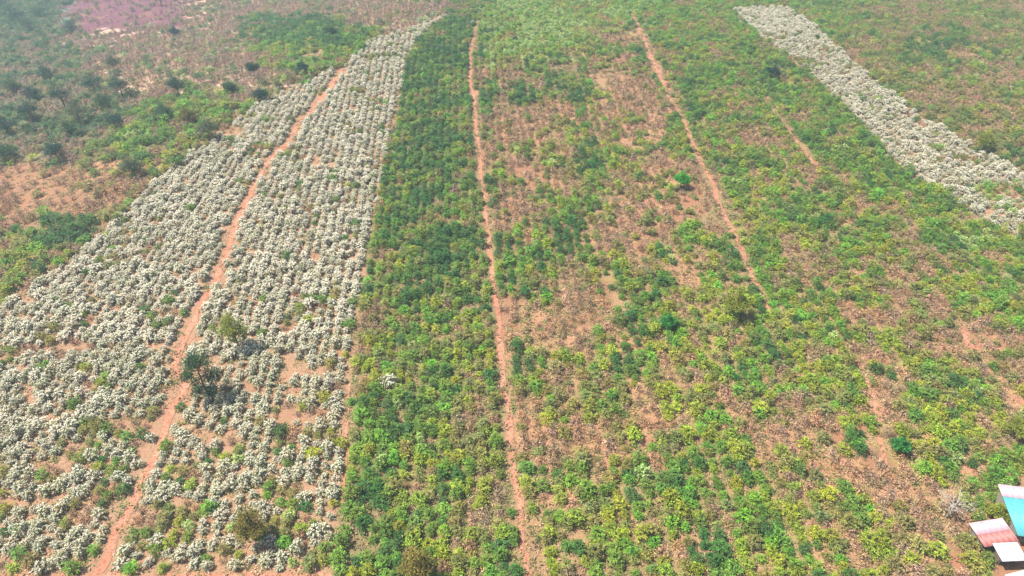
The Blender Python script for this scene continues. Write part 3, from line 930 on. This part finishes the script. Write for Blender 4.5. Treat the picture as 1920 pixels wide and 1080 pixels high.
for x, y, h, cr, k, lab in VALLEY:
    tree((x, y), h * 1.15, cr * 1.1, k, lab, dens=1.0, group='trees in the valley')

# ------------------------------------------------------------------ sheds
def metal(name, col, rust, amount, rough=0.45):
    m, nt, out = new_mat(name)
    tc = N(nt, 'ShaderNodeTexCoord')
    no = N(nt, 'ShaderNodeTexNoise')
    no.inputs['Scale'].default_value = 0.9; no.inputs['Detail'].default_value = 8
    mp = N(nt, 'ShaderNodeMapping'); mp.inputs['Scale'].default_value = (2.5, 0.5, 1)
    nt.links.new(tc.outputs['Object'], mp.inputs['Vector']); nt.links.new(mp.outputs['Vector'], no.inputs['Vector'])
    mr = N(nt, 'ShaderNodeMapRange')
    mr.inputs['From Min'].default_value = 0.75 - amount * 0.5; mr.inputs['From Max'].default_value = 0.85 - amount * 0.35
    nt.links.new(no.outputs['Fac'], mr.inputs['Value'])
    mx = N(nt, 'ShaderNodeMix', data_type='RGBA')
    mx.inputs['A'].default_value = (*col, 1); mx.inputs['B'].default_value = (*rust, 1)
    nt.links.new(mr.outputs['Result'], mx.inputs['Factor'])
    p = N(nt, 'ShaderNodeBsdfPrincipled')
    p.inputs['Roughness'].default_value = rough; p.inputs['Metallic'].default_value = 0.0
    nt.links.new(mx.outputs['Result'], p.inputs['Base Color'])
    nt.links.new(p.outputs['BSDF'], out.inputs['Surface'])
    return m
MAT['turq'] = metal('turquoise_roof_paint', (0.09, 0.36, 0.38), (0.17, 0.36, 0.34), 0.4)
MAT['pinkroof'] = metal('faded_pink_roof', (0.50, 0.34, 0.37), (0.42, 0.19, 0.18), 0.45)
MAT['redroof'] = metal('rusty_red_roof', (0.44, 0.17, 0.15), (0.30, 0.07, 0.055), 0.6)
MAT['whiteroof'] = metal('white_roof_paint', (0.60, 0.60, 0.62), (0.44, 0.41, 0.38), 0.3)
MAT['wall'] = simple_mat('plaster_wall', (0.20, 0.17, 0.14), 0.9, 0.2, 2)
MAT['wood'] = simple_mat('shed_wood', (0.14, 0.10, 0.075), 0.85, 0.3, 3)
MAT['tarp'] = simple_mat('green_tarp', (0.03, 0.12, 0.11), 0.6, 0.25, 3)
MAT['concrete'] = simple_mat('concrete', (0.50, 0.45, 0.40), 0.9, 0.15, 1.5)

def box_mesh(name, lo, hi, mat):
    v = [(x, y, z) for z in (lo[2], hi[2]) for y in (lo[1], hi[1]) for x in (lo[0], hi[0])]
    f = [(0, 2, 3, 1), (4, 5, 7, 6), (0, 1, 5, 4), (2, 6, 7, 3), (0, 4, 6, 2), (1, 3, 7, 5)]
    return mesh_from(name, v, f, [MAT[mat]])

def sheet_mesh(w, l, mat):
    """one corrugated sheet, w across the waves, l along them, thin but solid"""
    n = max(8, int(w / 0.04)); V = []
    for j in range(2):
        for k in range(n + 1):
            x = w * k / n
            z = 0.022 * math.cos(x / 0.19 * math.tau)
            for dz in (0, -0.012):
                V.append((x, j * l, z + dz))
    F = []
    st = 2 * (n + 1)
    for k in range(n):
        a = 2 * k
        F.append((a, a + 2, a + 2 + st, a + st)); F.append((a + 1, a + 1 + st, a + 3 + st, a + 3))
        F.append((a, a + 1, a + 3, a + 2)); F.append((a + st, a + 2 + st, a + 3 + st, a + 1 + st))
    return mesh_from('roof_sheet', V, F, [MAT[mat]], smooth=True)

def shed(name, label, corner_px, along_px, width, length, eave, rise, sheets, wallmat='wall', open_front=False, group=None, flipw=1):
    """corner_px: low left roof corner in the photo; along_px: a second roof corner up the left edge; width runs right of that edge"""
    c0 = Vector((*[float(v) for v in ground(*corner_px, lift=eave)], 0)); c1 = Vector((*[float(v) for v in ground(*along_px, lift=eave + rise)], 0))
    d = (c1 - c0); L = length or d.length
    rz = math.atan2(d.y, d.x) - math.pi / 2
    e = link(bpy.data.objects.new(name, None))
    gz = float(height(c0.x, c0.y))
    e.location = (c0.x, c0.y, gz); e.rotation_euler = (0, 0, rz)
    thing(e, label, 'shed', group)
    def part(nm, me, loc=(0, 0, 0), rot=(0, 0, 0), par=None):
        o = link(bpy.data.objects.new(nm, me)); o.parent = par or e
        o.location = loc; o.rotation_euler = rot
        return o
    in_ = 0.6
    hw = lambda y: eave - 0.09 + rise * y / L
    # walls follow the roof slope
    def wall(nm, x0, y0, x1, y1, t=0.12):
        dx, dy = x1 - x0, y1 - y0; ln = math.hypot(dx, dy); nx_, ny_ = -dy / ln * t, dx / ln * t
        v = [(x0, y0, -0.3), (x1, y1, -0.3), (x1 + nx_, y1 + ny_, -0.3), (x0 + nx_, y0 + ny_, -0.3)]
        v += [(a, b, hw(b)) for a, b, _ in v]
        return part(nm, mesh_from(nm, v, [(0, 3, 2, 1), (4, 5, 6, 7), (0, 1, 5, 4), (1, 2, 6, 5), (2, 3, 7, 6), (3, 0, 4, 7)], [MAT[wallmat]]))
    wall('wall', in_, in_ + .13, in_, L - in_ - .13); wall('wall', width - in_, L - in_ - .13, width - in_, in_ + .13)
    wall('wall', width - in_, L - in_, in_, L - in_, -0.12)
    if not open_front:
        w = wall('wall', in_, in_, width - in_, in_)
        dm = part('door', box_mesh('door', (0, -0.05, -0.2), (0.95, 0.0, 1.8), 'wood'), (width * 0.55, in_ - 0.003, 0))
        part('handle', box_mesh('handle', (0.8, -0.09, 0.95), (0.86, -0.05, 1.07), 'concrete'), par=dm)
        part('window', box_mesh('window', (0, -0.04, 0.9), (0.9, 0.0, 1.6), 'wood'), (width * 0.18, in_ - 0.003, 0))
    else:
        for k in range(3):
            x = in_ + (width - 2 * in_) * k / 2
            part('post', box_mesh('post', (x - 0.06, in_ - 0.06, -0.3), (x + 0.06, in_ + 0.06, hw(in_) - 0.02), 'wood'))
    part('beam', box_mesh('beam', (0.1, in_ - 0.05, eave - 0.06 + rise * in_ / L - 0.02), (width - 0.1, in_ + 0.05, eave - 0.035 + rise * in_ / L), 'wood'))
    sl = math.atan2(rise, L); LL = math.hypot(rise, L)
    n = int(round(width / 0.92)); wd = width / n + 0.04
    y0 = 0.0
    for frac, mat in sheets:
        ln = LL * frac
        me = sheet_mesh(wd, ln + 0.12, mat)
        for k in range(n):
            part('roof_sheet', me, (k * width / n, y0 * math.cos(sl), eave + y0 * math.sin(sl) + (k % 2) * 0.016 + (0.03 if y0 else 0) + rnd.uniform(0, 0.004)), (sl, 0, rnd.uniform(-0.006, 0.006)))
        y0 += ln
    return e
shed('shed', 'long turquoise corrugated metal shed with a faded pink upper roof', (1908, 1004), (1870, 909), 7.4, None, 2.4, 0.7, [(0.76, 'turq'), (0.24, 'pinkroof')])
shed('shed', 'small shed with a rusty red and pink corrugated roof', (1846, 1026), (1830, 1000), 5.6, 3.6, 2.1, 0.35, [(0.5, 'redroof'), (0.5, 'pinkroof')])
shed('shed', 'small white metal roofed shed with an open dark front', (1879, 1053), (1861, 1020), 3.7, None, 2.0, 0.3, [(1.0, 'whiteroof')], wallmat='wood', open_front=True)

# concrete yard and pale footpath by the sheds
yp = [ground(*q) for q in ((1884, 1078), (1930, 1066), (1990, 1100), (1960, 1150), (1900, 1150))]
yv = [(float(a), float(b), float(height(a, b)) + 0.07) for a, b in yp]
yv += [(a, b, c - 0.3) for a, b, c in yv]
o = link(bpy.data.objects.new('concrete_yard', mesh_from('concrete_yard', yv, [(4, 3, 2, 1, 0)] + [(k, (k + 1) % 5, 5 + (k + 1) % 5, 5 + k) for k in range(5)], [MAT['concrete']])))
o['kind'] = 'structure'
track('footpath', gl([(1812, 1026), (1822, 1040), (1834, 1054), (1848, 1072)]), 0.55, 0.25, 81, mat='concrete')

# ------------------------------------------------------------------ haze
hm, hnt, hout = new_mat('haze_air')
pvn = N(hnt, 'ShaderNodeVolumePrincipled')
pvn.inputs['Color'].default_value = (0.62, 0.83, 1.0, 1)
pvn.inputs['Density'].default_value = 0.00031
pvn.inputs['Anisotropy'].default_value = 0.1
hnt.links.new(pvn.outputs['Volume'], hout.inputs['Volume'])
zlo = float(GZ.min()) - 1.5
hz = link(bpy.data.objects.new('haze', None)) if False else None
hv = [(x, y, z) for z in (zlo, CAM_H + 6) for y in (-1540, 1540) for x in (-1540, 1540)]
hme = mesh_from('haze', hv, [(0, 2, 3, 1), (4, 5, 7, 6), (0, 1, 5, 4), (2, 6, 7, 3), (0, 4, 6, 2), (1, 3, 7, 5)], [hm])
hob = link(bpy.data.objects.new('haze', hme))
hob['kind'] = 'stuff'
print('PLANTS', {k: len(v) for k, v in sets.items()}, 'tufts', len(gt))
